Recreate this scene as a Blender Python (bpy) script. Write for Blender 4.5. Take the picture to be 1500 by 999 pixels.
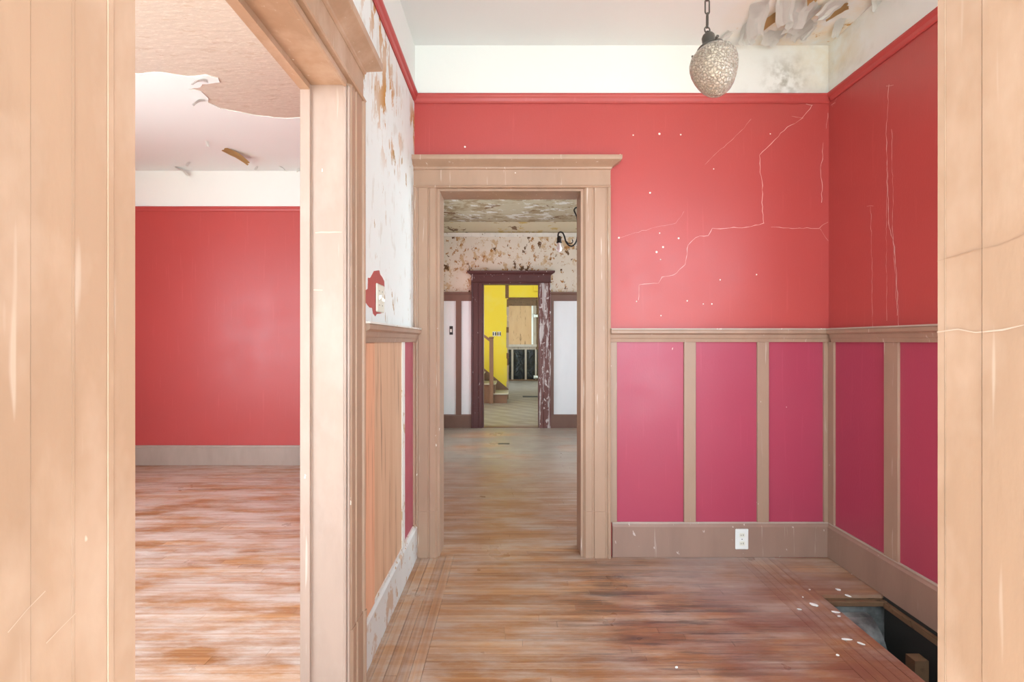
import bpy, bmesh, math, random
from mathutils import Vector, Matrix
from mathutils.geometry import tessellate_polygon
for o in list(bpy.data.objects): bpy.data.objects.remove(o)
S = bpy.context.scene
C = S.collection
PI = math.pi
rnd = random.Random(7)

# ------------------------------------------------------------------ camera
H = 1.26                       # eye height
cam = bpy.data.cameras.new('camera'); cam.sensor_width = 36.0; cam.lens = 16.8; cam.clip_start = 0.02
camo = bpy.data.objects.new('camera', cam); C.objects.link(camo)
camo.location = (0, 0, H); camo.rotation_euler = (PI/2, 0, 0)
S.camera = camo
# ------------------------------------------------------------------ sky, sun, exposure
W = bpy.data.worlds.new('sky'); S.world = W; W.use_nodes = True
bg = W.node_tree.nodes['Background']
bg.inputs[0].default_value = (0.74, 0.90, 1.0, 1); bg.inputs[1].default_value = 2.7
sun = bpy.data.lights.new('sun', 'SUN'); sun.energy = 7.0; sun.angle = math.radians(3); sun.color = (1.0, 0.88, 0.74)
suno = bpy.data.objects.new('sun', sun); C.objects.link(suno)
suno.location = (0, -6, 12); suno.rotation_euler = (math.radians(29), 0, math.radians(3))
def portal(loc, rot, sx, sy):
    l = bpy.data.lights.new('added_opening_portal', 'AREA'); l.shape = 'RECTANGLE'; l.size = sx; l.size_y = sy
    l.cycles.is_portal = True
    o = bpy.data.objects.new('added_opening_portal', l); C.objects.link(o); o.location = loc; o.rotation_euler = rot
V = S.view_settings
V.view_transform = 'Standard'; V.look = 'None'; V.gamma = 1.0; V.use_curve_mapping = False
V.exposure = 1.86

# ------------------------------------------------------------------ helpers
WL = {}                                             # world location of every object made here
def base_of(bm):
    xs = [v.co.x for v in bm.verts]; ys = [v.co.y for v in bm.verts]; zs = [v.co.z for v in bm.verts]
    return Vector(((min(xs)+max(xs))/2, (min(ys)+max(ys))/2, min(zs)))
def tag(o, label=None, cat=None, group=None, kind=None):
    if label: o['label'] = label
    if cat: o['category'] = cat
    if group: o['group'] = group
    if kind: o['kind'] = kind
    return o
def obj(name, bm, mat, parent=None, smooth=False, recalc=True):
    if recalc: bmesh.ops.recalc_face_normals(bm, faces=bm.faces)
    c = base_of(bm)
    bmesh.ops.translate(bm, verts=bm.verts, vec=-c)
    me = bpy.data.meshes.new(name); bm.to_mesh(me); bm.free()
    me.materials.append(mat)
    if smooth:
        for p in me.polygons: p.use_smooth = True
    o = bpy.data.objects.new(name, me); C.objects.link(o)
    if parent is not None:
        o.parent = parent; o.location = c - WL[parent]
    else: o.location = c
    WL[o] = c
    return o
def empty(name, loc):
    o = bpy.data.objects.new(name, None); C.objects.link(o); o.location = loc; o.empty_display_size = 0.1
    WL[o] = Vector(loc); return o
class Frame:                                        # a: along the wall, o: out of the wall, z: up
    def __init__(s, origin, along, out): s.p = Vector(origin); s.a = Vector(along); s.o = Vector(out)
    def __call__(s, a, o, z): return s.p + s.a*a + s.o*o + Vector((0, 0, z))
WORLD = Frame((0,0,0), (1,0,0), (0,1,0))
def fbox(bm, F, a0, a1, o0, o1, z0, z1, bev=0.0):
    vs = [bm.verts.new(F(a, o, z)) for z in (z0, z1) for o in (o0, o1) for a in (a0, a1)]
    fs = []
    for q in ((0,1,3,2), (4,5,7,6), (0,1,5,4), (2,3,7,6), (0,2,6,4), (1,3,7,5)): fs.append(bm.faces.new([vs[i] for i in q]))
    if bev:
        es = list({e for f in fs for e in f.edges})
        bmesh.ops.bevel(bm, geom=es, offset=bev, segments=1, affect='EDGES')
def box(name, F, a0, a1, o0, o1, z0, z1, mat, parent=None, bev=0.0):
    bm = bmesh.new(); fbox(bm, F, a0, a1, o0, o1, z0, z1, bev); return obj(name, bm, mat, parent)
def loop_skin(bm, loops, cap=True):                 # loops of equal length joined one to the next
    L = [[bm.verts.new(p) for p in lp] for lp in loops]; n = len(L[0])
    for i in range(len(L)-1):
        for k in range(n): bm.faces.new((L[i][k], L[i][(k+1)%n], L[i+1][(k+1)%n], L[i+1][k]))
    if cap: bm.faces.new(L[0]); bm.faces.new(L[-1])
def vprof(name, F, a, z0, z1, prof, mat, parent=None, flip=False):  # profile (u across, out) run up the wall
    bm = bmesh.new(); s = -1 if flip else 1
    loop_skin(bm, [[F(a+s*u, o, z) for u, o in prof] for z in (z0, z1)]); return obj(name, bm, mat, parent)
def hprof(name, F, a0, a1, prof, mat, parent=None):                 # profile (out, z) run along the wall
    bm = bmesh.new(); loop_skin(bm, [[F(a, o, z) for o, z in prof] for a in (a0, a1)]); return obj(name, bm, mat, parent)
def crown(name, F, a0, a1, layers, mat, parent=None, e0=1, e1=1):   # cap whose ends return; layers (z, out)
    bm = bmesh.new(); lo = layers[0][1]
    loop_skin(bm, [[F(a0-e0*(p-lo), 0, z), F(a1+e1*(p-lo), 0, z), F(a1+e1*(p-lo), p, z), F(a0-e0*(p-lo), p, z)] for z, p in layers])
    return obj(name, bm, mat, parent)
def wall(name, F, a0, a1, z0, z1, th, holes, mat, label, cat='wall'):
    A = sorted({a0, a1, *[h[0] for h in holes], *[h[1] for h in holes]}); Z = sorted({z0, z1, *[h[2] for h in holes], *[h[3] for h in holes]})
    bm = bmesh.new()
    for i in range(len(A)-1):
        for j in range(len(Z)-1):
            ca, cz = (A[i]+A[i+1])/2, (Z[j]+Z[j+1])/2
            if any(h[0] < ca < h[1] and h[2] < cz < h[3] for h in holes): continue
            fbox(bm, F, A[i], A[i+1], -th, 0, Z[j], Z[j+1])
    bmesh.ops.remove_doubles(bm, verts=bm.verts, dist=1e-5)
    seen = {}
    for f in bm.faces: seen.setdefault(tuple(sorted(v.index for v in f.verts)), []).append(f)
    o = obj(name, bm, mat, None); tag(o, label, cat, kind='structure'); return o
def tube(bm, pts, r, n=8, closed=False):
    pts = [Vector(p) for p in pts]; m = len(pts); rings = []
    up = Vector((0.13, 0.31, 0.94)).normalized()
    for i, p in enumerate(pts):
        t = (pts[(i+1) % m]-pts[i-1]) if closed else (pts[min(i+1, m-1)]-pts[max(i-1, 0)])
        t.normalize()
        u = up - t*up.dot(t)
        if u.length < 1e-3: u = Vector((1,0,0)) - t*t.x
        u.normalize(); w = t.cross(u); up = u
        rr = r[i] if isinstance(r, (list, tuple)) else r
        rings.append([p + (u*math.cos(2*PI*k/n) + w*math.sin(2*PI*k/n))*rr for k in range(n)])
    if closed: rings.append(rings[0]); 
    if closed:
        L = [[bm.verts.new(q) for q in rg] for rg in rings[:-1]]
        for i in range(m):
            A, B = L[i], L[(i+1) % m]
            for k in range(n): bm.faces.new((A[k], A[(k+1)%n], B[(k+1)%n], B[k]))
    else: loop_skin(bm, rings)
def lathe(bm, prof, n=24, M=Matrix(), cap=False):   # prof (r, z)
    L = []
    for r, z in prof: L.append([bm.verts.new(M @ Vector((r*math.cos(2*PI*k/n), r*math.sin(2*PI*k/n), z))) for k in range(n)])
    for i in range(len(L)-1):
        for k in range(n): bm.faces.new((L[i][k], L[i][(k+1)%n], L[i+1][(k+1)%n], L[i+1][k]))
    if cap: bm.faces.new(L[0]); bm.faces.new(L[-1])

# ------------------------------------------------------------------ materials
class NT:
    def __init__(s, name, rough=0.5, spec=0.5):
        s.m = bpy.data.materials.new(name); s.m.use_nodes = True; s.t = s.m.node_tree
        s.b = s.t.nodes['Principled BSDF']; s.b.inputs['Roughness'].default_value = rough
        s.b.inputs['Specular IOR Level'].default_value = spec
        s.geo = None
    def n(s, typ, **kw):
        x = s.t.nodes.new(typ)
        for k, v in kw.items(): setattr(x, k, v)
        return x
    def put(s, sock, v):
        if hasattr(v, 'is_linked') or hasattr(v, 'links'): s.t.links.new(v, sock)
        elif isinstance(v, (tuple, list)) and len(v) == 3 and sock.type == 'RGBA': sock.default_value = (*v, 1)
        else: sock.default_value = v
    def pos(s, sc=(1,1,1), off=(0,0,0)):
        if s.geo is None: s.geo = s.n('ShaderNodeNewGeometry').outputs['Position']
        mp = s.n('ShaderNodeMapping'); s.put(mp.inputs['Vector'], s.geo); mp.inputs['Scale'].default_value = sc; mp.inputs['Location'].default_value = off
        return mp.outputs[0]
    def noise(s, scale, detail=3, sc=(1,1,1), off=(0,0,0), rough=0.55, dist=0.0):
        x = s.n('ShaderNodeTexNoise'); s.put(x.inputs['Vector'], s.pos(sc, off)); x.inputs['Scale'].default_value = scale
        x.inputs['Detail'].default_value = detail; x.inputs['Roughness'].default_value = rough; x.inputs['Distortion'].default_value = dist
        return x.outputs['Fac']
    def voro(s, scale, sc=(1,1,1), feature='F1'):
        x = s.n('ShaderNodeTexVoronoi', feature=feature); s.put(x.inputs['Vector'], s.pos(sc)); x.inputs['Scale'].default_value = scale
        return x.outputs['Distance']
    def ramp(s, f, stops):
        x = s.n('ShaderNodeValToRGB'); s.put(x.inputs[0], f); e = x.color_ramp.elements
        while len(e) < len(stops): e.new(0.5)
        for i, (p, c) in enumerate(stops):
            e[i].position = p; e[i].color = (*c, 1) if isinstance(c, (tuple, list)) else (c, c, c, 1)
        return x.outputs[0]
    def step(s, f, a, b): return s.ramp(f, [(a, 0.0), (b, 1.0)])
    def mix(s, f, a, b, mode='MIX'):
        x = s.n('ShaderNodeMix', data_type='RGBA', blend_type=mode); s.put(x.inputs[0], f); s.put(x.inputs[6], a); s.put(x.inputs[7], b)
        return x.outputs[2]
    def math(s, op, a, b=0.0, clamp=False):
        x = s.n('ShaderNodeMath', operation=op, use_clamp=clamp); s.put(x.inputs[0], a); s.put(x.inputs[1], b); return x.outputs[0]
    def blob(s, c, r, soft=0.4):                    # 1 inside a ball around c, fading to 0
        x = s.n('ShaderNodeVectorMath', operation='DISTANCE'); s.pos(); s.put(x.inputs[0], s.geo); x.inputs[1].default_value = c
        return s.ramp(s.math('DIVIDE', x.outputs['Value'], r), [(1-soft, 1.0), (1.0, 0.0)])
    def bump(s, h, strength=0.3, dist=0.002):
        x = s.n('ShaderNodeBump'); s.put(x.inputs['Height'], h); x.inputs['Strength'].default_value = strength; x.inputs['Distance'].default_value = dist
        s.t.links.new(x.outputs[0], s.b.inputs['Normal'])
    def col(s, c): s.put(s.b.inputs['Base Color'], c)
    def rough(s, c): s.put(s.b.inputs['Roughness'], c)
def painted(name, base, var=0.12, rough=0.42, chip=(0.8,0.74,0.66), chipamt=0.70, under=None, peel=None, scr=0.0, spec=0.5, smear=None):
    t = NT(name, rough, spec)
    dark = tuple(x*(1-var) for x in base); light = tuple(min(1, x*(1+var)) for x in base)
    c = t.mix(t.noise(2.3, 4), dark, light)
    c = t.mix(t.step(t.noise(9, 5, (1,1,0.25)), 0.45, 0.8), c, tuple(x*(1-var*1.3) for x in base))
    c = t.mix(t.step(t.noise(26, 3, (1,1,0.6), (3,1,2)), chipamt, chipamt+0.02), c, chip)
    if scr: c = t.mix(t.math('MULTIPLY', t.step(t.noise(60, 2, (1,1,0.06), (5,5,1)), 0.68, 0.75), scr), c, chip)
    if smear: c = t.mix(t.math('MULTIPLY', t.step(t.noise(4.5, 5, (1,1,0.55), (7,3,1), rough=0.62), 0.50, 0.70), 0.8), c, smear); c = t.mix(t.step(t.noise(13, 3, (1,1,1), (2,2,8)), 0.765, 0.775), c, chip)
    if under: c = t.mix(t.step(t.noise(peel[0], 6, peel[2], rough=0.65), peel[1], peel[1]+0.03), c, under)
    t.col(c); t.bump(t.noise(60, 4, (1,1,0.3)), 0.25, 0.002); return t.m
tan = painted('tan_trim_paint', (0.385, 0.240, 0.162), chipamt=0.74, scr=0.5)
tan_lit = painted('tan_paint_lit', (0.43, 0.272, 0.178), rough=0.5, chipamt=0.74, scr=0.25, smear=(0.56,0.40,0.30))  # same tan trim paint, with stronger light put into the colour
pinktan = painted('pinkish_tan_jamb_paint', (0.43, 0.305, 0.245), rough=0.45, chipamt=0.725, scr=0.3, smear=(0.47,0.355,0.30))
tan_shaded = painted('tan_paint_shaded', (0.35, 0.225, 0.16), chip=(0.55,0.45,0.38), chipamt=0.73, scr=0.6)  # same tan trim paint, with weaker light darkened into the colour
tan_deep_shade = painted('tan_paint_deep_shade', (0.30, 0.185, 0.14), chip=(0.55,0.45,0.4), chipamt=0.7, scr=0.4)  # same tan paint again, colour darkened further for low light
edge_grey = painted('worn_grey_ledge_paint', (0.44, 0.36, 0.30), chip=(0.6,0.55,0.5), chipamt=0.70)
cream_trim = painted('cream_moulding_paint', (0.60,0.56,0.48), chip=(0.2,0.13,0.08), chipamt=0.66)
parlor_base = painted('taupe_baseboard_paint', (0.36,0.27,0.22), chipamt=0.76)
brown_mid = painted('dark_brown_trim_paint', (0.16, 0.085, 0.06), chipamt=0.74)
maroon = painted('maroon_trim_paint', (0.082, 0.026, 0.024), chip=(0.45,0.4,0.38), chipamt=0.70, under=(0.45,0.41,0.40), peel=(11, 0.66, (2.0,2.0,0.35)))
maroon_peel = painted('peeling_maroon_paint', (0.13, 0.05, 0.04), chip=(0.5,0.45,0.42), chipamt=0.6, under=(0.45,0.41,0.39), peel=(9, 0.53, (2.5,2.5,0.25)))
white_panel = painted('cool_white_panel_paint', (0.70, 0.73, 0.73), var=0.03, rough=0.4, chip=(0.5,0.5,0.5), chipamt=0.8)
def red(name, base, rough=0.36):
    t = NT(name, rough, 0.5)
    c = t.mix(t.noise(1.7, 4), tuple(x*0.93 for x in base), tuple(x*1.07 for x in base))
    c = t.mix(t.step(t.noise(40, 2, (1,1,0.5), (2,7,1)), 0.80, 0.81), c, (0.72, 0.52, 0.48))
    c = t.mix(t.math('MULTIPLY', t.step(t.noise(45, 3, (1,1,0.05), (9,2,4)), 0.62, 0.8), 0.35), c, tuple(min(1, x*1.3+0.03) for x in base))
    t.col(c); t.rough(t.ramp(t.noise(5, 3), [(0.3, rough-0.05), (0.7, rough+0.08)]))
    t.bump(t.noise(130, 3, (1,1,0.5)), 0.22, 0.002); return t.m
red_paint = red('red_wall_paint', (0.43, 0.062, 0.057))
red_skylit = red('red_paint_skylight_tint', (0.37, 0.047, 0.088), 0.34)  # same red wall paint, tinted cooler to stand in for skylight
def white(name, base, stain=(0.55,0.5,0.38), amt=0.0):
    t = NT(name, 0.6, 0.3)
    c = t.mix(t.noise(1.1, 3), tuple(x*0.97 for x in base), base)
    if amt: c = t.mix(t.math('MULTIPLY', t.step(t.noise(3.5, 5), 0.5, 0.75), amt), c, stain)
    t.col(c); t.bump(t.noise(40, 3), 0.15, 0.002); return t.m
ceil_white = white('ceiling_white_paint', (0.73, 0.765, 0.755))
def frieze_mat():
    t = NT('frieze_white_paint', 0.6, 0.3)
    c = t.mix(t.noise(1.1, 3), (0.76,0.78,0.745), (0.79,0.81,0.775))
    m = t.math('MULTIPLY', t.blob((1.60, 2.8, 2.79), 0.17, 0.9), t.step(t.noise(22, 5), 0.42, 0.62))
    c = t.mix(t.math('MULTIPLY', m, 0.8), c, (0.36, 0.35, 0.29))
    m = t.math('MULTIPLY', t.blob((1.83, 2.7, 2.92), 0.30, 0.8), t.step(t.noise(7, 5), 0.35, 0.7))
    c = t.mix(t.math('MULTIPLY', m, 0.75), c, (0.66, 0.52, 0.30))
    m = t.math('MULTIPLY', t.blob((1.75, 2.75, 2.85), 0.6, 0.9), t.step(t.noise(9, 5, (1,1,1), (4,4,4)), 0.5, 0.75))
    c = t.mix(t.math('MULTIPLY', m, 0.6), c, (0.52, 0.50, 0.43))
    t.col(c); t.bump(t.noise(40, 3), 0.15, 0.002); return t.m
frieze_white = frieze_mat()
def hall_ceiling():
    t = NT('hall_ceiling_paint', 0.6, 0.3)
    c = t.mix(t.noise(1.1, 3), (0.70,0.735,0.73), (0.73,0.765,0.755))
    z = t.math('MULTIPLY', t.blob((1.62, 2.55, 2.99), 0.52, 0.7), t.step(t.noise(5, 6, rough=0.65), 0.36, 0.62))
    c = t.mix(z, c, (0.74, 0.63, 0.45))
    m = t.math('MULTIPLY', t.blob((1.66, 2.55, 2.99), 0.5, 0.5), t.step(t.noise(8, 6, (1,1,1), (3,3,1), rough=0.65), 0.6, 0.64))
    c = t.mix(m, c, (0.52, 0.30, 0.09))
    t.col(c); t.bump(t.noise(14, 5), 0.35, 0.004); return t.m
def left_plaster():
    t = NT('spotted_white_plaster', 0.7, 0.25)
    c = t.mix(t.noise(3, 4), (0.72,0.745,0.72), (0.79,0.815,0.79))
    c = t.mix(t.math('MULTIPLY', t.step(t.noise(17, 5, (1,1,0.5), (1,2,3)), 0.58, 0.68), 0.40), c, (0.55,0.50,0.42))
    big = t.step(t.noise(2.6, 2, (1,1,0.7), (0.3,0.2,1.4)), 0.40, 0.62)
    sp = t.step(t.noise(19, 5, (1,1,0.38), (2,0.6,7), rough=0.6), 0.625, 0.64)
    c = t.mix(t.math('MULTIPLY', sp, big), c, (0.42, 0.27, 0.11))
    up = t.math('MAXIMUM', t.blob((-0.57, 2.22, 2.34), 0.36, 0.8), t.blob((-0.57, 2.05, 2.75), 0.42, 0.8))
    up = t.math('MAXIMUM', up, t.math('MULTIPLY', t.blob((-0.57, 2.79, 2.5), 0.17, 0.6), 0.9))
    sp2 = t.step(t.noise(9, 5, (1,1.5,0.55), (8,3.3,2), rough=0.62), 0.53, 0.545)
    c = t.mix(t.math('MULTIPLY', sp2, up), c, (0.50, 0.23, 0.035))
    t.col(c); t.bump(t.noise(16, 5, (1,1,0.5)), 0.4, 0.004); return t.m
def old_wall(name, base, spots, amt, sc=(1,1,1), scale=5):
    t = NT(name, 0.75, 0.2)
    c = t.mix(t.noise(2.2, 5), tuple(x*0.85 for x in base), base)
    c = t.mix(t.step(t.noise(scale, 6, sc, (1,5,2), rough=0.68), amt, amt+0.06), c, spots[0])
    c = t.mix(t.step(t.noise(scale*2.1, 6, sc, (6,5,9), rough=0.68), amt+0.055, amt+0.085), c, spots[1])
    c = t.mix(t.step(t.noise(scale*0.8, 5, sc, (6,1,4), rough=0.7), amt+0.09, amt+0.10), c, spots[2])
    t.col(c); t.bump(t.noise(12, 6, sc), 0.5, 0.006); return t.m
mid_wall = old_wall('scraped_wallpaper_plaster', (0.68,0.61,0.50), ((0.50,0.36,0.21), (0.33,0.16,0.05), (0.12,0.065,0.03)), 0.528, (1,1,0.8), 8)
mid_ceil = old_wall('stained_bare_plaster', (0.42,0.34,0.235), ((0.27,0.19,0.11), (0.55,0.50,0.44), (0.17,0.09,0.045)), 0.50, (0.8,1.2,1), 3.4)
mid_band = old_wall('yellowed_plaster_band', (0.62,0.54,0.38), ((0.50,0.36,0.14), (0.36,0.24,0.12), (0.2,0.13,0.08)), 0.55, (0.6,1,1.6))
bare_ceiling = old_wall('bare_beige_plaster', (0.58,0.49,0.41), ((0.55,0.46,0.38), (0.61,0.53,0.45), (0.50,0.40,0.32)), 0.50, (0.7,2.4,1), 16)
yellow = white('yellow_wall_paint', (0.78, 0.62, 0.055), (0.72,0.62,0.15), 0.5)
def floor_mat(name, grain, sheen_tint=0.0, grey=0.0):
    t = NT(name, 0.36, 0.5)
    def g(al, ac): return (al, ac, 1) if grain == 'x' else (ac, al, 1)
    oi = t.n('ShaderNodeObjectInfo').outputs['Random']
    c = t.ramp(oi, [(0.0, (0.30,0.130,0.050)), (0.35, (0.37,0.170,0.070)), (0.7, (0.42,0.200,0.085)), (1.0, (0.50,0.265,0.125))])
    c = t.mix(t.math('MULTIPLY', t.step(t.noise(1.0, 4, g(0.8, 45)), 0.42, 0.70), 0.70), c, (0.21,0.080,0.034))
    c = t.mix(t.math('MULTIPLY', t.step(t.noise(1.0, 5, g(1.2, 110), (3,7,0)), 0.50, 0.72), 0.55), c, (0.58,0.33,0.17))
    # redder, darker boards on the right-hand side of the hall
    redm = t.math('MULTIPLY', t.blob((1.25, 2.05, 0), 1.15, 0.8), t.step(t.noise(2.4, 4, (1,1.8,1)), 0.32, 0.58))
    c = t.mix(t.math('MULTIPLY', redm, 0.72), c, (0.17, 0.058, 0.040))
    # grey dusty wear in slanting strokes; left room adds painted window sheen
    mp = t.n('ShaderNodeMapping'); t.pos(); t.put(mp.inputs['Vector'], t.geo); mp.inputs['Rotation'].default_value = (0, 0, math.radians(-24)); mp.inputs['Scale'].default_value = (1.0, 3.4, 1); mp.inputs['Location'].default_value = (2.3, 1.1, 0)
    nz = t.n('ShaderNodeTexNoise'); t.put(nz.inputs['Vector'], mp.outputs[0]); nz.inputs['Scale'].default_value = 2.2; nz.inputs['Detail'].default_value = 7; nz.inputs['Roughness'].default_value = 0.70
    w = t.step(nz.outputs['Fac'], 0.42-0.3*sheen_tint, 0.62-0.3*sheen_tint)
    w = t.math('MULTIPLY', w, t.ramp(t.noise(1.0, 3, g(0.7, 50), (4,4,0)), [(0.35, 0.45), (0.6, 1.0)]))
    c = t.mix(t.math('MULTIPLY', w, 0.72+sheen_tint), c, (0.50+sheen_tint, 0.415+sheen_tint, 0.355+sheen_tint))
    c = t.mix(t.math('MULTIPLY', redm, 0.50), c, (0.20, 0.075, 0.050))
    # dark scuffs
    d = t.math('MULTIPLY', t.blob((0.70, 2.25, 0), 0.75, 0.6), t.step(t.noise(2.6, 7, (0.8,9,1), (1,0.2,0), rough=0.72), 0.48, 0.62))
    c = t.mix(t.math('MULTIPLY', d, 0.8), c, (0.06, 0.045, 0.04))
    # dust along the back wall
    du = t.math('MULTIPLY', t.blob((1.2, 2.85, 0), 0.75, 0.7), t.step(t.noise(2.2, 5), 0.32, 0.6))
    c = t.mix(t.math('MULTIPLY', du, 0.62), c, (0.44, 0.38, 0.36))
    if grey:
        gm = t.math('MULTIPLY', t.blob((0, 6.9, 0), 3.4, 0.55), t.step(t.noise(1.3, 5, (1,2.0,1), (0,2.2,0)), 0.30, 0.5))  # middle room boards turn greyer towards the far doorway
        c = t.mix(t.math('MULTIPLY', gm, grey), c, (0.27, 0.235, 0.195))
        c = t.mix(t.math('MULTIPLY', t.step(t.noise(1.0, 5, g(1.0, 60), (1,3,0)), 0.45, 0.7), 0.4), c, (0.20, 0.13, 0.08))
    t.col(c); t.rough(t.ramp(t.noise(3, 4), [(0.3, 0.26), (0.7, 0.48)])); t.bump(t.noise(1.0, 4, g(1.6, 70)), 0.2, 0.001); return t.m
fl_x = floor_mat('worn_floorboard_wood', 'x')
fl_y = floor_mat('worn_border_board_wood', 'y')
fl_par = floor_mat('sheen_whitened_floorboard_wood', 'x', sheen_tint=0.13)  # left room boards whitened in colour to imitate window reflections
fl_mid = floor_mat('greyed_floorboard_wood', 'x', grey=0.85)
def back_floor():
    t = NT('grey_brown_far_floor', 0.4, 0.5)
    w = t.n('ShaderNodeTexWave', wave_type='BANDS', bands_direction='DIAGONAL'); t.put(w.inputs['Vector'], t.pos((1,1,1))); w.inputs['Scale'].default_value = 1.6; w.inputs['Distortion'].default_value = 1.5
    c = t.mix(w.outputs['Fac'], (0.24,0.20,0.17), (0.33,0.285,0.245))
    c = t.mix(t.step(t.noise(3, 5, (1,3,1)), 0.45, 0.7), c, (0.19,0.15,0.11)); t.col(c); return t.m
def bare_wood(name, a, b, gs):
    t = NT(name, 0.6, 0.3)
    c = t.mix(t.noise(1, 5, gs, dist=0.3), a, b)
    c = t.mix(t.step(t.noise(1, 4, tuple(x*2.2 for x in gs), (3,3,3)), 0.58, 0.72), c, tuple(x*0.45 for x in a))
    t.col(c); t.bump(t.noise(1, 4, gs), 0.3, 0.002); return t.m
fir = bare_wood('bare_fir_board', (0.45,0.235,0.125), (0.73,0.49,0.33), (30,16,0.9))
fir_edge = bare_wood('stripped_reddish_wood', (0.62,0.28,0.15), (0.76,0.45,0.30), (30,30,1.0))
plywood = bare_wood('plywood_sheet', (0.46,0.25,0.12), (0.62,0.40,0.22), (6,6,1.5))
old_stud = bare_wood('old_grey_lumber', (0.32,0.24,0.18), (0.45,0.37,0.30), (25,25,2))
dark_wood = bare_wood('dark_old_timber', (0.12,0.065,0.035), (0.2,0.11,0.06), (12,12,12))
grey_base = painted('stripped_grey_baseboard', (0.62,0.61,0.58), var=0.06, chip=(0.42,0.25,0.12), chipamt=0.63, under=(0.50,0.36,0.26), peel=(6, 0.55, (1,1,0.8)))
plaster_edge = painted('raw_white_plaster', (0.74,0.70,0.64), chip=(0.5,0.35,0.2), chipamt=0.62)
def simple(name, c, rough=0.5, metal=0.0, spec=0.5):
    t = NT(name, rough, spec); t.col(t.mix(t.noise(18, 3), tuple(x*0.88 for x in c), c)); t.b.inputs['Metallic'].default_value = metal; return t.m
ivory = simple('ivory_plastic', (0.80,0.78,0.66), 0.35)
offwhite = simple('white_plastic', (0.84,0.84,0.80), 0.35)
slot_dark = simple('dark_slot', (0.03,0.03,0.03), 0.6)
bronze = simple('dark_bronze_metal', (0.10,0.09,0.075), 0.45, 0.6)
black_iron = simple('black_iron', (0.018,0.016,0.015), 0.5, 0.2)
black_plastic = None
def mk_plastic():
    t = NT('black_plastic_sheet', 0.25, 0.5); t.col((0.006,0.0065,0.009)); t.bump(t.noise(5, 5, (1,1,0.6), dist=1.0), 1.0, 0.05); return t.m
black_plastic = mk_plastic()
def mk_sheet():
    t = NT('dirty_sheet_metal', 0.5, 0.5); t.b.inputs['Metallic'].default_value = 0.5
    t.col(t.mix(t.step(t.noise(6, 5), 0.4, 0.65), (0.10,0.10,0.10), (0.42,0.43,0.42))); t.bump(t.noise(8, 5), 0.5, 0.01); return t.m
sheet_metal = mk_sheet()
hole_black = simple('flat_black', (0.03,0.028,0.025), 0.8)  # flat black for panels inside the floor hole
crack_m = simple('crack_in_paint', (0.76,0.46,0.43), 0.8)
scratch_m = simple('pale_scratch', (0.62,0.47,0.37), 0.8)
nail_m = simple('bare_plaster_dot', (0.85,0.80,0.74), 0.8)
peel_white = white('peeling_white_paint', (0.85,0.87,0.84))
skin_white = white('torn_ceiling_paint', (0.80,0.86,0.85))
peel_brown = simple('brown_paint_underside', (0.60,0.40,0.17), 0.7)
sky_screen_paint = simple('pale_sky_screen_paint', (0.62,0.62,0.60), 0.7)
concrete = simple('added_porch_concrete', (0.55,0.50,0.44), 0.8)
def glass():
    t = NT('crackled_amber_glass', 0.22, 0.6); t.col((0.98,0.88,0.75)); t.b.inputs['Transmission Weight'].default_value = 0.74; t.b.inputs['IOR'].default_value = 1.3
    v = t.voro(95, feature='DISTANCE_TO_EDGE'); t.bump(t.ramp(v, [(0.0, 0.0), (0.14, 1.0)]), 1.0, 0.007)
    return t.m
glass_m = glass()
def bulbm():
    t = NT('frosted_bulb_glass', 0.3, 0.5); t.col((0.9,0.9,0.88)); return t.m
bulb_m = bulbm()
hall_ceil = hall_ceiling(); plaster_left = left_plaster(); far_floor = back_floor()

# ------------------------------------------------------------------ plan (metres, y away from the camera)
XL, XR, YB, YF, ZC = -0.572, 1.856, 2.8, 0.53, 2.99
PL = -0.712                                          # parlour face of the left wall
YM, YY, YK, YP = 6.94, 10.40, 15.2, 4.85
FB = Frame((0, YB, 0), (1,0,0), (0,-1,0)); FL = Frame((XL,0,0), (0,1,0), (1,0,0)); FR = Frame((XR,0,0), (0,1,0), (-1,0,0))
FM = Frame((0, YM, 0), (1,0,0), (0,-1,0)); FY = Frame((0, YY, 0), (1,0,0), (0,-1,0)); FK = Frame((0, YK, 0), (1,0,0), (0,-1,0)); FP = Frame((0, YP, 0), (1,0,0), (0,-1,0))
FF = Frame((0, YF, 0), (1,0,0), (0,1,0))             # inside of the front wall
def px_back(x, y): return (x-750)/250.0, H+(499.5-y)/250.0

# ---- walls of the hall
wall_back = wall('wall_back', FB, -1.24, XR+0.15, -0.3, ZC+0.1, 0.16, [(-0.436, 0.416, -0.3, 2.15)], red_paint, 'red back wall of the hall with the doorway, crack lines and wainscot')
wall_left = wall('wall_left', FL, 0.36, YB, -0.3, ZC+0.1, 0.14, [(0.66, 1.63, -0.3, 2.14)], plaster_left, 'scraped white plaster wall left of the hall with light switch')
wall_right = wall('wall_right', FR, 0.36, YB, -0.6, ZC+0.1, 0.15, [(0.75, 1.6, 1.45, 2.35)], red_paint, 'red wall on the right of the hall with long vertical cracks')  # unseen window opening, added to bring daylight into the hall
wall_front = wall('wall_front', FF, -4.15, XR+0.15, -0.3, ZC+0.1, 0.30, [(-0.45, 0.51, -0.3, 2.2), (-0.45, 0.51, 2.3, 2.8), (0.98, 1.78, 0.45, 2.6), (-3.7, -1.2, 0.45, 2.55)], white_panel, 'pale front wall around the entrance doorway')  # besides the entrance, openings are unseen and added to let daylight in
wall_pl = wall('wall_parlor_back', FP, -4.15, -1.1, -0.3, ZC+0.1, 0.14, [], red_paint, 'red back wall of the room seen through the left opening')
FPL = Frame((-4.0,0,0), (0,1,0), (1,0,0))
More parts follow.
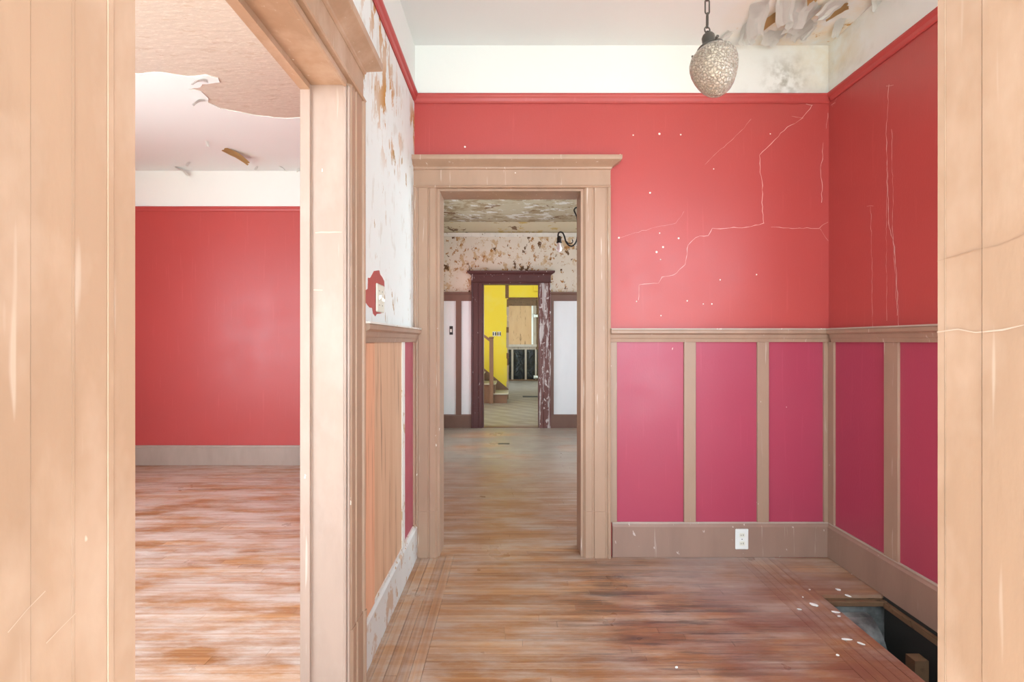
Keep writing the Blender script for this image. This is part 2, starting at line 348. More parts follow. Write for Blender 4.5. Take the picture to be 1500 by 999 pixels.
wall('wall_parlor_left', FPL, 0.23, YP, -0.3, ZC+0.1, 0.15, [(1.4, 2.9, 0.6, 2.4)], red_paint, 'red wall on the far left of the left room, with added window opening')  # unseen opening, added and sized to brighten the left room
FPR = Frame((-1.24,0,0), (0,1,0), (-1,0,0))
wall('wall_parlor_right', FPR, YB+0.16, YP, -0.3, ZC+0.1, 0.14, [], red_paint, 'red return wall of the left room beside the middle room')
# ---- walls of the rooms behind
wall_mid = wall('wall_middle_back', FM, -1.3, 2.5, -0.3, ZC+0.1, 0.14, [(-0.426, 0.397, -0.3, 2.10)], mid_wall, 'stained wallpaper-scraped wall around the maroon doorway in the middle room')
wall('wall_middle_left', Frame((-1.10,0,0), (0,1,0), (1,0,0)), YP+0.14, YM, -0.3, ZC+0.1, 0.15, [(5.2, 6.6, 0.6, 2.4)], mid_wall, 'scraped wall on the left of the middle room, with added window opening')  # window opening added out of view to light the middle room
wall('wall_middle_right', Frame((2.4,0,0), (0,1,0), (-1,0,0)), YB, YM, -0.3, ZC+0.1, 0.15, [(3.8, 5.4, 0.6, 2.4)], mid_wall, 'scraped wall on the right of the middle room, with added window opening')  # second unseen opening added for middle room daylight
wall_yellow = wall('wall_yellow', FY, -2.6, 1.8, -0.3, ZC+0.1, 0.12, [(-0.085, 1.2, -0.3, 2.205)], yellow, 'yellow wall behind the staircase with an opening cut to the right')
wall('wall_stair_left', Frame((-2.6,0,0), (0,1,0), (1,0,0)), YM, YY, -0.3, ZC+0.1, 0.15, [(7.6, 8.6, 0.9, 2.3)], yellow, 'yellow side wall of the stair hall beyond the far doorway, left of the stairs')  # opening added out of view to light the stair hall
wall('wall_stair_right', Frame((1.8,0,0), (0,1,0), (-1,0,0)), YM, YK, -0.3, ZC+0.1, 0.15, [(8.0, 9.0, 0.8, 2.3), (12.4, 14.0, 0.7, 2.3)], yellow, 'yellow side wall of the stair hall opposite the stairs')  # two unseen openings added to light stair hall and rear room
wall('wall_rear_left', Frame((-1.4,0,0), (0,1,0), (1,0,0)), YY+0.12, YK, -0.3, ZC+0.1, 0.15, [(12.4, 14.0, 0.7, 2.3)], old_stud, 'stripped side wall of the rearmost room')  # unseen opening added for daylight in the rear room
wall_rear = wall('wall_rear', FK, -1.5, 1.9, -0.3, ZC+0.1, 0.2, [], dark_wood, 'stripped rear wall with studs and boarded window')

# ---- ceilings
def slab(name, x0, x1, y0, y1, z0, z1, mat, label, cat):
    bm = bmesh.new(); fbox(bm, WORLD, x0, x1, y0, y1, z0, z1); return tag(obj(name, bm, mat), label, cat, kind='structure')
ceiling = slab('ceiling', -0.64, XR+0.15, 0.23, YB+0.08, ZC, ZC+0.12, hall_ceil, 'white hall ceiling with paint peeling in the far right corner', 'ceiling')
ceil_p = slab('ceiling_parlor', -4.1, -0.64, 0.23, YP+0.1, ZC, ZC+0.12, bare_ceiling, 'left room ceiling of bare beige plaster under torn white paint', 'ceiling')
slab('ceiling_middle', -1.24, 2.5, YB+0.08, YM+0.07, ZC, ZC+0.12, mid_ceil, 'brown stained bare plaster ceiling of the middle room', 'ceiling')
slab('ceiling_rear', -2.7, 1.9, YM+0.07, YK+0.1, ZC, ZC+0.12, ceil_white, 'white ceiling over the stair hall and rear room', 'ceiling')

# ---- floors: a dark bed with every board of the near rooms laid on it
HX0, HX1, HY0, HY1 = 1.53, XR-0.004, 1.61, 2.3749      # hole where the floor register was
bm = bmesh.new()
for x0, x1, y0, y1 in ((-0.64, HX0, 0.2, YB+0.16), (HX0, XR+0.1, 0.2, HY0), (HX0, XR+0.1, HY1, YB+0.16)): fbox(bm, WORLD, x0, x1, y0, y1, -0.05, -0.018)
floor = tag(obj('floor', bm, dark_wood), 'worn strip wood floor of the hall with a hole by the right wall', 'floor', kind='structure')
floor_p = slab('floor_parlor', -4.1, -0.64, 0.2, YP, -0.05, -0.018, dark_wood, 'strip wood floor of the left room, whitened with painted sheen', 'floor')
floor_m = slab('floor_middle', -1.2, 2.45, YB+0.16, YM, -0.05, -0.018, dark_wood, 'greyed strip wood floor of the middle room', 'floor')
slab('floor_rear', -2.65, 1.85, YM, YK, -0.05, 0.0, far_floor, 'greyish floor of the stair hall and rear room', 'floor')
bm = bmesh.new(); fbox(bm, WORLD, 0, 1, 0, 1, 0, 1)
bmesh.ops.recalc_face_normals(bm, faces=bm.faces)
def board_mesh(mat):
    me = bpy.data.meshes.new('floor_board'); bm.to_mesh(me); me.materials.append(mat); return me
BX, BY_, BP = board_mesh(fl_x), board_mesh(fl_y), board_mesh(fl_par)
def board(me, x0, x1, y0, y1, parent, name='floor_board'):
    o = bpy.data.objects.new(name, me); C.objects.link(o); o.parent = parent; g = 0.0007
    dz = rnd.uniform(0, 0.0008)
    o.location = Vector((x0+g, y0+g, -0.018-dz)) - WL[parent]; o.scale = (x1-x0-2*g, y1-y0-2*g, 0.018); return o
def row(me, x0, x1, y0, y1, parent, lo, hi):
    x = x0 - rnd.uniform(0, hi*0.6)
    while x < x1-0.02:
        n = x + rnd.uniform(lo, hi)
        if n > x1-0.15: n = x1
        board(me, max(x, x0), min(n, x1), y0, y1, parent); x = n
BW = 0.045
y = YB+0.16
while y > 0.56:                                      # main field of the hall, boards run across
    y0 = max(y-BW, 0.53)
    if y0 >= YB: row(BX, -0.434, 0.414, y0, y, floor, 0.5, 1.4)
    elif y > YB: row(BX, -0.434, 0.414, YB, y, floor, 0.5, 1.4); row(BX, -0.34, 1.31, y0, YB, floor, 0.6, 1.7)
    else: row(BX, -0.34, 1.31, y0, y, floor, 0.6, 1.7)
    if y <= YB and (y0 >= HY1 or y <= HY0): board(BX, 1.53, XR, y0, y, floor)
    y -= BW
for i in range(5):                                   # border boards run along the walls
    w = (XL+0.232+0 - XL)/5
    for a, b in ((0.53, 1.4+0.2*(i % 3)), (1.4+0.2*(i % 3), YB)): board(BY_, XL+w*i, XL+w*(i+1), a, b, floor)
for i in range(5):
    w = 0.22/5
    for a, b in ((0.53, 1.5+0.23*(i*2 % 3)), (1.5+0.23*(i*2 % 3), YB)): board(BY_, 1.31+w*i, 1.31+w*(i+1), a, b, floor)
for a, b in ((0.53, HY0), ): pass
y = YP-0.02
while y > 1.25:                                      # left room
    row(BP, -4.0, -1.24 if y > YB+0.16 else PL-0.0, y-BW*1.1, y, floor_p, 1.0, 2.4); y -= BW*1.1
board(BP, -4.0, PL, 0.53, y, floor_p)
board(BP, PL, XL, 0.66, 1.63, floor_p, 'threshold_board')
bm.free()
bm = bmesh.new(); y = YM
ms = bmesh.new()
while y > YB+0.17:                                   # middle room: strips only a few pixels deep
    x = -1.1 - rnd.uniform(0, 0.6)
    while x < 2.4:
        n = min(x+rnd.uniform(0.7, 1.8), 2.4); fbox(ms, WORLD, max(x, -1.1)+0.0007, n-0.0007, max(y-BW, YB+0.16)+0.0007, y-0.0007, -0.018, -rnd.uniform(0, 0.0008)); x = n
    y -= BW
bm.free()
tag(obj('floor_strips', ms, fl_mid, floor_m), kind='stuff')
box('threshold_strip', WORLD, -0.426, 0.397, YM-0.01, YM+0.14, -0.01, 0.006, brown_mid, floor_m)

# ------------------------------------------------------------------ wainscot, rails and baseboards
RAIL = [(0, H+0.066), (0.042, H+0.066), (0.045, H+0.058), (0.045, H+0.045), (0.030, H+0.036), (0.026, H+0.018), (0.022, H+0.012), (0.018, H-0.006), (0, H-0.006)]
def rail(nm, F, a0, a1, label, mat=tan_shaded, ledge=edge_grey):
    t = empty(nm, F((a0+a1)/2, 0, H)); tag(t, label, 'chair rail', kind='structure')
    hprof('rail_moulding', F, a0, a1, RAIL, mat, t)
    box('ledge', F, a0, a1, 0, 0.047, H+0.0661, H+0.073, ledge, t); return t
rail('trim_1', FB, 0.573, XR, 'tan chair rail along the red back wall, darkened as if shaded')
rail('trim_2', FR, 0.56, YB-0.047, 'tan chair rail along the right wall, darkened as if shaded')
rail('trim_3', FL, 1.775, YB-0.0, 'worn tan chair rail under the scraped left plaster', tan_shaded, plaster_edge)
PIC = [(0, 2.655), (0.006, 2.652), (0.012, 2.66), (0.016, 2.675), (0.022, 2.683), (0.026, 2.690), (0.026, 2.700), (0, 2.705)]
def pic(nm, F, a0, a1, label): return tag(hprof(nm, F, a0, a1, PIC, red_paint), label, 'picture rail', kind='structure')
pic('trim_4', FB, XL, XR, 'red picture rail on the back wall'); pic('trim_5', FR, 0.53, YB-0.026, 'red picture rail on the right wall'); pic('trim_6', FL, 0.53, YB-0.026, 'red picture rail on the left plaster wall')
for F, par, a0, a1 in ((FB, wall_back, XL, XR), (FR, wall_right, 0.53, YB-0.004), (FL, wall_left, 0.53, YB-0.004)):
    box('frieze', F, a0, a1, 0, 0.004, 2.701, ZC, frieze_white, par)
BASE = [(0, 0.002), (0.022, 0.002), (0.022, 0.178), (0.014, 0.188), (0.012, 0.196), (0, 0.196)]
def baseb(nm, F, a0, a1, label, mat, cap):
    t = empty(nm, F((a0+a1)/2, 0, 0)); tag(t, label, 'baseboard', kind='structure')
    hprof('board', F, a0, a1, BASE, mat, t); box('cap_strip', F, a0, a1, 0, 0.013, 0.1961, 0.203, cap, t); return t
baseb('baseboard_back', FB, 0.585, XR, 'tan baseboard under the back wall panels, darkened as if shaded, with an outlet', tan_deep_shade, edge_grey)
baseb('baseboard_right', FR, 0.56, YB-0.022, 'tan baseboard along the right wall above the floor hole, darkened as if shaded', tan_deep_shade, edge_grey)
baseb('baseboard_left', FL, 1.775, YB-0.0, 'stripped grey and white baseboard below the bare wood panel', grey_base, plaster_edge)
def panels(F, par, spans, mat): 
    for a, b in spans: box('wainscot_panel', F, a, b, 0, 0.004, 0.2, H-0.004, mat, par)
def stiles(F, par, spans, mat):
    for a, b in spans: box('stile', F, a, b, 0, 0.016, 0.203, H-0.006, mat, par, 0.0015)
panels(FB, wall_back, ((0.612, 1.003), (1.072, 1.430), (1.498, 1.818)), red_skylit)
stiles(FB, wall_back, ((0.574, 0.612), (1.003, 1.072), (1.430, 1.498), (1.818, XR-0.0)), tan_shaded)
panels(FR, wall_right, ((2.366, 2.735), (1.83, 2.28), (1.33, 1.74), (0.8, 1.25)), red_skylit)
stiles(FR, wall_right, ((2.735, YB-0.016), (2.28, 2.366), (1.74, 1.83), (1.25, 1.33), (0.6, 0.8)), tan_shaded)
# left wall wainscot: stripped to bare wood beside the opening
box('bare_wood_panel', FL, 1.93, 2.44, 0, 0.008, 0.2, H-0.006, fir, wall_left)
tag(box('bare_stile', FL, 1.775, 1.93, 0, 0.018, 0.2, H-0.006, fir_edge, wall_left, 0.003), 'reddish stripped wood strip')
tag(box('plaster_strip', FL, 2.44, 2.50, 0, 0.012, 0.2, H-0.006, plaster_edge, wall_left), 'ragged white plaster strip')
panels(FL, wall_left, ((2.50, 2.74),), red_skylit); stiles(FL, wall_left, ((2.74, YB-0.0),), tan)

# ------------------------------------------------------------------ door surrounds
CAS = [(0,0), (0,0.030), (0.008,0.033), (0.016,0.030), (0.019,0.023), (0.026,0.021), (0.030,0.025), (0.088,0.025), (0.092,0.018), (0.098,0.018), (0.102,0.023), (0.136,0.023), (0.143,0.016), (0.148,0.010), (0.148,0)]
def surround(nm, F, a0, a1, ztop, depth, label, mcas, mjamb, mhead, cw=0.148, cw2=None, plinth=0.27, e0=1, e1=1, capz=(0.0, 0.17), mcas2=None, cas0=True):
    t = empty(nm, F((a0+a1)/2, 0, 0)); tag(t, label, 'doorway', kind='structure'); cw0 = cw
    for s, a, m, cw in ((1, a0, mcas, cw), (-1, a1, mcas2 or mcas, cw2 or cw)):
        k = cw/0.148; prof = [(u*k, o) for u, o in CAS]
        # casing and plinth on each side, profile starts at the outer edge
        vprof('casing', F, a-s*cw, plinth, ztop, prof, m, t, flip=(s < 0))
        pp = [(u, o+0.004 if 0 < o else 0) for u, o in prof]
        vprof('plinth_block', F, a-s*cw, 0.0, plinth, pp, m, t, flip=(s < 0))
        # jamb lining with a stop strip
        A0, A1 = (a, a-0.002) if s > 0 else (a, a+0.002)
        box('jamb', F, min(a, a+s*0.014)-0.0, max(a, a+s*0.014), -depth, 0.008, 0.0, ztop-0.014, mjamb, t)
    box('head_jamb', F, a0, a1, -depth, 0.008, ztop-0.014, ztop, mhead, t)
    c0, c1 = a0-cw0, a1+cw
    z = ztop
    hp = [(0, z), (0.030, z), (0.034, z+0.006), (0.030, z+0.014), (0.022, z+0.017), (0.022, z+0.105), (0, z+0.105)]
    hprof('head_casing', F, c0, c1, hp, mhead, t)
    crown('cap_moulding', F, c0, c1, [(z+0.105, 0.024), (z+0.110, 0.030), (z+0.118, 0.032), (z+0.124, 0.040), (z+0.136, 0.060), (z+0.145, 0.074), (z+0.148, 0.078), (z+0.160, 0.080), (z+0.172, 0.080)], mhead, t, e0, e1)
    return t
surround('door_2', FB, -0.436, 0.416, 2.15, 0.16, 'tan doorway with moulded head in the red back wall', tan, tan, tan, cw=0.136, cw2=0.157, e0=0)
d3 = surround('door_3', FL, 0.66, 1.63, 2.14, 0.14, 'wide tan opening into the left room with heavy head moulding', tan, pinktan, tan_lit, cw=0.138, e0=1)
box('door_stop', FL, 1.606, 1.6175, -0.14, -0.108, 0, 2.126, pinktan, d3)
box('edge_bead', FL, 1.612, 1.624, 0.003, 0.012, 0, 2.126, pinktan, d3, 0.003)
box('edge_bead', FL, 1.618, 1.629, 0.012, 0.021, 0, 2.126, pinktan, d3, 0.003)
box('head_stop', FL, 0.674, 1.606, -0.14, -0.108, 2.106, 2.126, tan_lit, d3)
box('head_bead', FL, 0.674, 1.612, 0.004, 0.016, 2.118, 2.14, tan_lit, d3, 0.003)
surround('door_4', FM, -0.426, 0.397, 2.10, 0.14, 'chipped maroon doorway at the far end of the middle room', maroon, maroon, maroon, cw=0.165, plinth=0.30, mcas2=maroon_peel)

# entrance the camera stands in: wide jambs with beads and grooves
d1 = empty('door_1', (0.03, 0.4, 0)); tag(d1, 'tan entrance door jambs framing the near left and right edges', 'doorway', kind='structure')
def jamb_strip(side, y0, y1, x, bev=0.0005):
    F = WORLD
    if side < 0: box('jamb_strip', F, -0.47, x, y0, y1, 0, 2.2, tan_lit, d1, bev)
    else: box('jamb_strip', F, x, 0.53, y0, y1, 0, 2.2, tan_lit, d1, bev)
for y0, y1, x in ((0.20, 0.300, -0.4200), (0.3005, 0.4175, -0.4205), (0.4180, 0.4573, -0.4212), (0.4576, 0.4610, -0.4216), (0.4612, 0.4985, -0.4222), (0.4988, 0.5065, -0.4217), (0.5070, 0.5365, -0.4226)):
    jamb_strip(-1, y0, y1, x)
for y0, y1, x in ((0.20, 0.36, 0.4800), (0.3601, 0.4889, 0.4805), (0.4890, 0.5304, 0.4813), (0.5305, 0.5400, 0.4806)):
    jamb_strip(1, y0, y1, x)
box('head_jamb', WORLD, -0.47, 0.53, 0.20, 0.54, 2.19, 2.22, tan_lit, d1)
# picture-frame casing on the hall side
vprof('casing', FF, -0.562, 0, 2.2, [(u*0.9, o) for u, o in CAS], tan, d1); vprof('casing', FF, 0.62, 0, 2.2, [(u*0.9, o) for u, o in CAS], tan, d1, flip=True)

# unseen porch, added: slab bounces sunlight in, walls and roof block sky from jambs
slab('porch', -6, 5, -9, 0.23, -0.35, -0.02, concrete, 'pale concrete porch added outside the entrance to bounce sunlight', 'porch')

wall('wall_sky_screen_left', Frame((-0.85,0,0), (0,1,0), (1,0,0)), -1.3, 0.23, -0.02, 3.0, 0.12, [], sky_screen_paint, 'pale grey porch side wall added left of the entrance to block skylight')
wall('wall_sky_screen_right', Frame((0.90,0,0), (0,1,0), (-1,0,0)), -1.3, 0.23, -0.02, 3.0, 0.04, [], sky_screen_paint, 'pale grey porch side wall added right of the entrance to block skylight')
slab('ceiling_sky_screen', -0.97, 0.94, -1.3, 0.23, 3.0, 3.1, ceil_white, 'white porch ceiling added over the entrance to block skylight', 'ceiling')
# ------------------------------------------------------------------ left room trim
box('frieze', FP, -4.0, -1.24, 0, 0.004, 2.62, ZC, frieze_white, wall_pl)
tag(hprof('trim_7', FP, -4.0, -1.24, [(o, z-0.08) for o, z in PIC], red_paint), 'red picture rail of the left room', 'picture rail', kind='structure')
baseb('baseboard_parlor', FP, -4.0, -1.24, 'tan grey baseboard under the red wall of the left room', parlor_base, parlor_base)
# torn white paint skin on the left room ceiling; front edge is ragged
def parlor_skin():
    r = random.Random(3)
    pts = [(-4.0, 3.02), (-3.2, 3.03), (-2.75, 3.05), (-2.55, 3.04), (-2.42, 3.09), (-2.30, 3.07), (-2.08, 3.12), (-1.99, 3.10), (-1.93, 3.14), (-1.95, 3.19), (-2.08, 3.21), (-2.12, 3.25), (-2.22, 3.27), (-2.15, 3.31), (-2.16, 3.40), (-2.20, 3.46), (-2.16, 3.55), (-2.06, 3.60), (-1.95, 3.66), (-1.80, 3.70), (-1.60, 3.69), (-1.45, 3.72), (-1.24, 3.70)]
    f = []
    for (x0, y0), (x1, y1) in zip(pts, pts[1:]):
        for k in range(4):
            u = k/4; j = 0.12*math.hypot(x1-x0, y1-y0); f.append((x0+(x1-x0)*u, y0+(y1-y0)*u + (r.uniform(-j, j)*0.4 if k else 0)))
    f.append(pts[-1])
    bm = bmesh.new(); th = 0.005
    f += [(-1.24, YP), (-4.0, YP)]
    lo = [bm.verts.new((x, y, ZC-th)) for x, y in f]; hi = [bm.verts.new((x, y, ZC+0.001)) for x, y in f]; n = len(f)
    for t3 in tessellate_polygon([[Vector((x, y, 0)) for x, y in f]]): bm.faces.new([lo[i] for i in t3])
    for i in range(n): bm.faces.new((lo[i], lo[(i+1) % n], hi[(i+1) % n], hi[i]))
    return tag(obj('paint_skin', bm, skin_white, ceil_p), 'torn white paint layer with ragged edge')
parlor_skin()
def flake(par, c, size, rot, curl, mat, droop=0.0, name='paint_flake', seed=0, normal_up=False):
    """thin curled scale of paint hanging from a ceiling at c; curls down away from one edge"""
    r = random.Random(seed); bm = bmesh.new(); n, m = 6, 5; w, l = size
    jag = [r.uniform(-0.12, 0.12) for _ in range(m+1)]; jag2 = [r.uniform(-0.15, 0.15) for _ in range(m+1)]
    sd = [r.uniform(-0.12, 0.12) for _ in range(n+1)]
    G = []
    for i in range(n+1):
        u = i/n; rowv = []
        for j in range(m+1):
            v = j/m
            x = (v-0.5)*w*(1-0.35*abs(u-0.4)) + sd[i]*w*0.5
            yy = l*(u + jag[j]*(1-u) + jag2[j]*u)
            ang = curl*u
            py = l*math.sin(ang)/max(curl, 1e-3) if curl > 0.01 else yy
            pz = -l*(1-math.cos(ang))/max(curl, 1e-3) if curl > 0.01 else 0
            py += (yy-l*u)*0.7
            p = Matrix.Rotation(rot, 3, 'Z') @ Vector((x, py, pz - droop*u))
            rowv.append(bm.verts.new(Vector(c)+p))
        G.append(rowv)
    for i in range(n):
        for j in range(m): bm.faces.new((G[i][j], G[i][j+1], G[i+1][j+1], G[i+1][j]))
    bmesh.ops.solidify(bm, geom=bm.faces[:], thickness=0.002)
    return obj(name, bm, mat, par, smooth=False)
# the torn flap and small curls of the left room ceiling
tag(flake(ceil_p, (-2.58, 4.30, ZC-0.006), (0.13, 0.20), math.radians(-38), 0.45, peel_brown, 0.03, seed=4), 'brown-backed flap of torn paint')
for (x, y, s, a, sd) in ((-2.62, 4.10, 0.06, 0.4, 1), (-2.50, 4.70, 0.05, 1.0, 2), (-3.35, 4.74, 0.13, -1.2, 5), (-3.1, 4.6, 0.05, 1.2, 8), (-2.30, 4.72, 0.08, -1.4, 9), (-2.10, 4.76, 0.06, 1.3, 10), (-2.02, 3.17, 0.10, 2.5, 6), (-2.2, 3.42, 0.09, 2.0, 7)):
    flake(ceil_p, (x, y, ZC-0.006), (s*0.5, s), a, 1.0, peel_white, 0.01, seed=sd)
# ------------------------------------------------------------------ peeling corner of the hall ceiling
fl = [  # x, y, width, length, rotation, curl, brown?
 (1.26, 2.42, 0.10, 0.22, -0.35, 0.5, 0), (1.33, 2.30, 0.09, 0.26, -0.45, 0.45, 0), (1.30, 2.60, 0.10, 0.13, -0.3, 0.6, 0), (1.42, 2.52, 0.07, 0.14, 0.7, 0.5, 1),
 (1.47, 2.40, 0.12, 0.17, -0.2, 0.7, 0), (1.55, 2.44, 0.13, 0.18, 0.3, 0.6, 0), (1.62, 2.58, 0.12, 0.12, 0.5, 0.6, 0), (1.48, 2.66, 0.12, 0.09, 0.2, 0.6, 0),
 (1.68, 2.36, 0.11, 0.16, 0.6, 0.7, 0), (1.73, 2.46, 0.07, 0.13, 0.9, 0.5, 1), (1.77, 2.56, 0.05, 0.10, -0.2, 0.8, 0), (1.74, 2.24, 0.08, 0.16, 0.1, 0.5, 1),
 (1.79, 2.30, 0.07, 0.16, -0.5, 0.6, 0), (1.80, 2.14, 0.09, 0.18, -0.15, 0.6, 0), (1.40, 2.20, 0.05, 0.26, -0.5, 0.4, 1), (1.66, 2.62, 0.05, 0.08, 0.3, 0.6, 0), (1.22, 2.66, 0.05, 0.07, 0.4, 0.6, 0)]
for i, (x, y, w, l, a, c, b) in enumerate(fl):
    flake(ceiling, (x, y, ZC-0.003), (w*(1.05 if b else 1.0), l*(0.8 if b else 1.0)), a, c*0.8, peel_brown if b else peel_white, 0.01, seed=20+i)

# ------------------------------------------------------------------ cracks and nail holes in the red walls
def crack(par, pts, w, name='crack', seed=1, F=None, mat=None):
    r = random.Random(seed); fine = []
    for (a0, z0), (a1, z1) in zip(pts, pts[1:]):
        n = max(2, int(math.hypot(a1-a0, z1-z0)/0.022))
        for k in range(n):
            u = k/n; fine.append((a0+(a1-a0)*u+r.uniform(-1,1)*0.0032, z0+(z1-z0)*u+r.uniform(-1,1)*0.0032))
    fine.append(pts[-1]); bm = bmesh.new(); prev = None
    for i, (a, z) in enumerate(fine):
        b = fine[min(i+1, len(fine)-1)]; q = fine[max(i-1, 0)]; d = Vector((b[0]-q[0], b[1]-q[1])); d.normalize()
        h = w*0.34*r.uniform(0.3, 1.3)
        v = [bm.verts.new(F(a - d.y*h*s, o, z + d.x*h*s)) for s, o in ((-1, 0.0006), (1, 0.0006))]
        if prev: bm.faces.new((prev[0], prev[1], v[1], v[0]))
        prev = v
    return obj(name, bm, mat or crack_m, par)
def zb(pts): return [px_back(880+x/2.629, 120+y/2.629) for x, y in pts]
def zr(pts):
    o = []
    for x, y in pts:
        X = 880+x/2.629; Y = 120+y/2.629; d = XR*700/(X-750); o.append((d, H+(499.5-Y)*d/700))
    return o
A1 = [(815,90),(775,140),(705,185),(660,235),(612,280),(612,330),(622,400),(622,480),(627,545),(560,560),(430,565),(415,590),(365,598),(335,630),(325,705),(280,745),(235,750),(220,775),(148,780),(145,840)]
crack(wall_back, zb(A1[:9]), 0.0042, F=FB); crack(wall_back, zb(A1[8:]), 0.0045, F=FB, seed=2)
for i, (p, w) in enumerate([([(655,560),(720,563),(840,563),(875,540)], 0.003), ([(855,235),(855,300),(845,330),(852,400),(850,465)], 0.004), ([(735,130),(780,140)], 0.003), ([(580,145),(510,220),(440,280),(400,320)], 0.0015), ([(845,565),(876,612)], 0.0018), ([(815,90),(790,85)], 0.003), ([(875,120),(868,180)], 0.003), ([(320,500),(290,545),(190,565),(70,600)], 0.0015)]):
    crack(wall_back, zb(p), w, seed=5+i, F=FB)
for i, (p, w) in enumerate([([(1110,12),(1105,100),(1100,200),(1105,400),(1110,560),(1130,620),(1140,760),(1147,940)], 0.0048), ([(1121,180),(1125,400),(1125,600),(1136,760),(1142,900)], 0.003), ([(1040,480),(1045,700),(1047,942)], 0.0028), ([(1102,320),(1100,600),(1102,920)], 0.0022), ([(1100,15),(1128,12)], 0.003), ([(1025,478),(1050,478)], 0.003), ([(890,95),(910,62)], 0.004), ([(886,90),(905,80)], 0.004)]):
    crack(wall_right, zr(p), w, seed=25+i, F=FR)
def dots(par, pts, F, r0):
    for a, z in pts:
        bm = bmesh.new(); q = rnd.uniform(0.7, 1.3)*r0
        loop_skin(bm, [[F(a+q*math.cos(k*PI/4)*s, o, z+q*math.sin(k*PI/4)*s) for k in range(8)] for s, o in ((1, 0.0), (0.8, 0.0012))])
        obj('nail_hole', bm, nail_m, par)
dots(wall_back, zb([(125,205),(308,203),(190,427),(70,600),(75,282),(227,582),(240,636),(215,655),(300,602),(138,845),(333,843),(653,200),(600,742),(226,200),(-523, 250)]), FB, 0.0055)
dots(wall_back, zb([(232,900),(460,762),(428,855),(395,855),(230,684),(435,335)]), FB, 0.0035)

# scratches and old tape marks on the near jambs
FJ = Frame((0.4803,0,0), (0,1,0), (-1,0,0)); FN = Frame((0,1.616,0), (1,0,0), (0,-1,0)); FJL = Frame((-0.4205,0,0), (0,1,0), (1,0,0))
crack(d1, [(0.40, 1.273), (0.47, 1.272), (0.5395, 1.270)], 0.0022, 'scratch', 50, FJ, scratch_m)
crack(d1, [(0.40, 1.372), (0.47, 1.355), (0.5395, 1.350)], 0.0012, 'scratch', 51, FJ, tan)
crack(d1, [(0.395, 1.02), (0.43, 1.035)], 0.0012, 'scratch', 52, FJL, scratch_m); crack(d1, [(0.43, 0.985), (0.46, 0.998)], 0.0012, 'scratch', 53, FJL, scratch_m)
crack(d3, [(-0.668, 1.628), (-0.575, 1.628)], 0.006, 'tape_mark', 54, FN, scratch_m); crack(d3, [(-0.668, 1.43), (-0.64, 1.432)], 0.005, 'tape_mark', 55, FN, scratch_m)
# red patch of old paint left around the switch, on the left wall
bm = bmesh.new(); r = random.Random(11); zy = []
ps = [(35,350),(65,330),(68,205),(90,210),(100,195),(135,130),(195,122),(205,170),(225,195),(250,245),(252,300),(245,590),(205,610),(165,615),(150,640),(125,610),(115,545),(85,540),(60,510),(32,470)]
def lw(zx, zyy):                                     # zoomed crop -> left wall position
    x = 530+zx/7.68; yv = 380+zyy/7.68; d = XL*700/(x-750); return d, H+(499.5-yv)*d/700
pp = [lw(*q) for q in ps]
loop_skin(bm, [[FL(a, o, z) for a, z in pp] for o in (0.0, 0.0012)])
tag(obj('paint_patch', bm, red_paint, wall_left), 'leftover patch of red paint')

# ------------------------------------------------------------------ electrical fittings
def plate(root, F, a, z, w, h, mat, bev=0.004, d=0.007, o0=0.0):
    bm = bmesh.new(); fbox(bm, F, a-w/2, a+w/2, o0, o0+d, z-h/2, z+h/2, bev); return obj('cover_plate', bm, mat, root)
sa, sz = 2.055, 1.443
sw = empty('light_switch', FL(sa, 0.0013, sz-0.06)); tag(sw, 'ivory light switch on the red patch of the left wall', 'light switch')
plate(sw, FL, sa, sz, 0.118, 0.120, ivory, o0=0.0013)
for da, up in ((-0.023, 1), (0.023, -1)):
    bm = bmesh.new(); loop_skin(bm, [[FL(sa+da+x, o, sz+zz*k+up*dz) for x, zz in ((-0.005,-0.010), (0.005,-0.010), (0.005,0.010), (-0.005,0.010))] for o, k, dz in ((0.0075, 1.0, 0), (0.020, 0.55, 0.008))])
    obj('toggle', bm, offwhite, sw)
    for dz in (-0.03, 0.03):
        bm = bmesh.new(); lathe(bm, [(0.003, 0), (0.002, 0.001)], 8, Matrix.Translation(FL(sa+da, 0.0084, sz+dz)) @ Matrix.Rotation(PI/2, 4, 'Y'), True); obj('screw', bm, bronze, sw)
oa, oz = px_back(1086.5, 787); oa = (1086.5-750)*2.775/700
ot = empty('electrical_outlet', FB(oa, 0.022, oz-0.06)); tag(ot, 'white duplex outlet set in the shade-darkened tan back baseboard', 'outlet')
plate(ot, FB, oa, oz, 0.076, 0.119, offwhite, o0=0.0222)
for s in (1, -1):
    bm = bmesh.new(); loop_skin(bm, [[FB(oa+0.017*math.cos(k*PI/8), o, oz+s*0.024+max(-0.012, min(0.012, 0.017*math.sin(k*PI/8)))) for k in range(16)] for o in (0.029, 0.031)])
    rc = obj('receptacle', bm, ivory, ot)
    for dx, hh in ((-0.006, 0.008), (0.006, 0.010)): box('slot', FB, oa+dx-0.0014, oa+dx+0.0014, 0.031, 0.0316, oz+s*0.024-0.004, oz+s*0.024-0.004+hh, slot_dark, rc)
bm = bmesh.new(); lathe(bm, [(0.0032, 0), (0.002, 0.001)], 8, Matrix.Translation(FB(oa, 0.0292, oz)) @ Matrix.Rotation(PI/2, 4, 'X'), True); obj('screw', bm, bronze, ot)

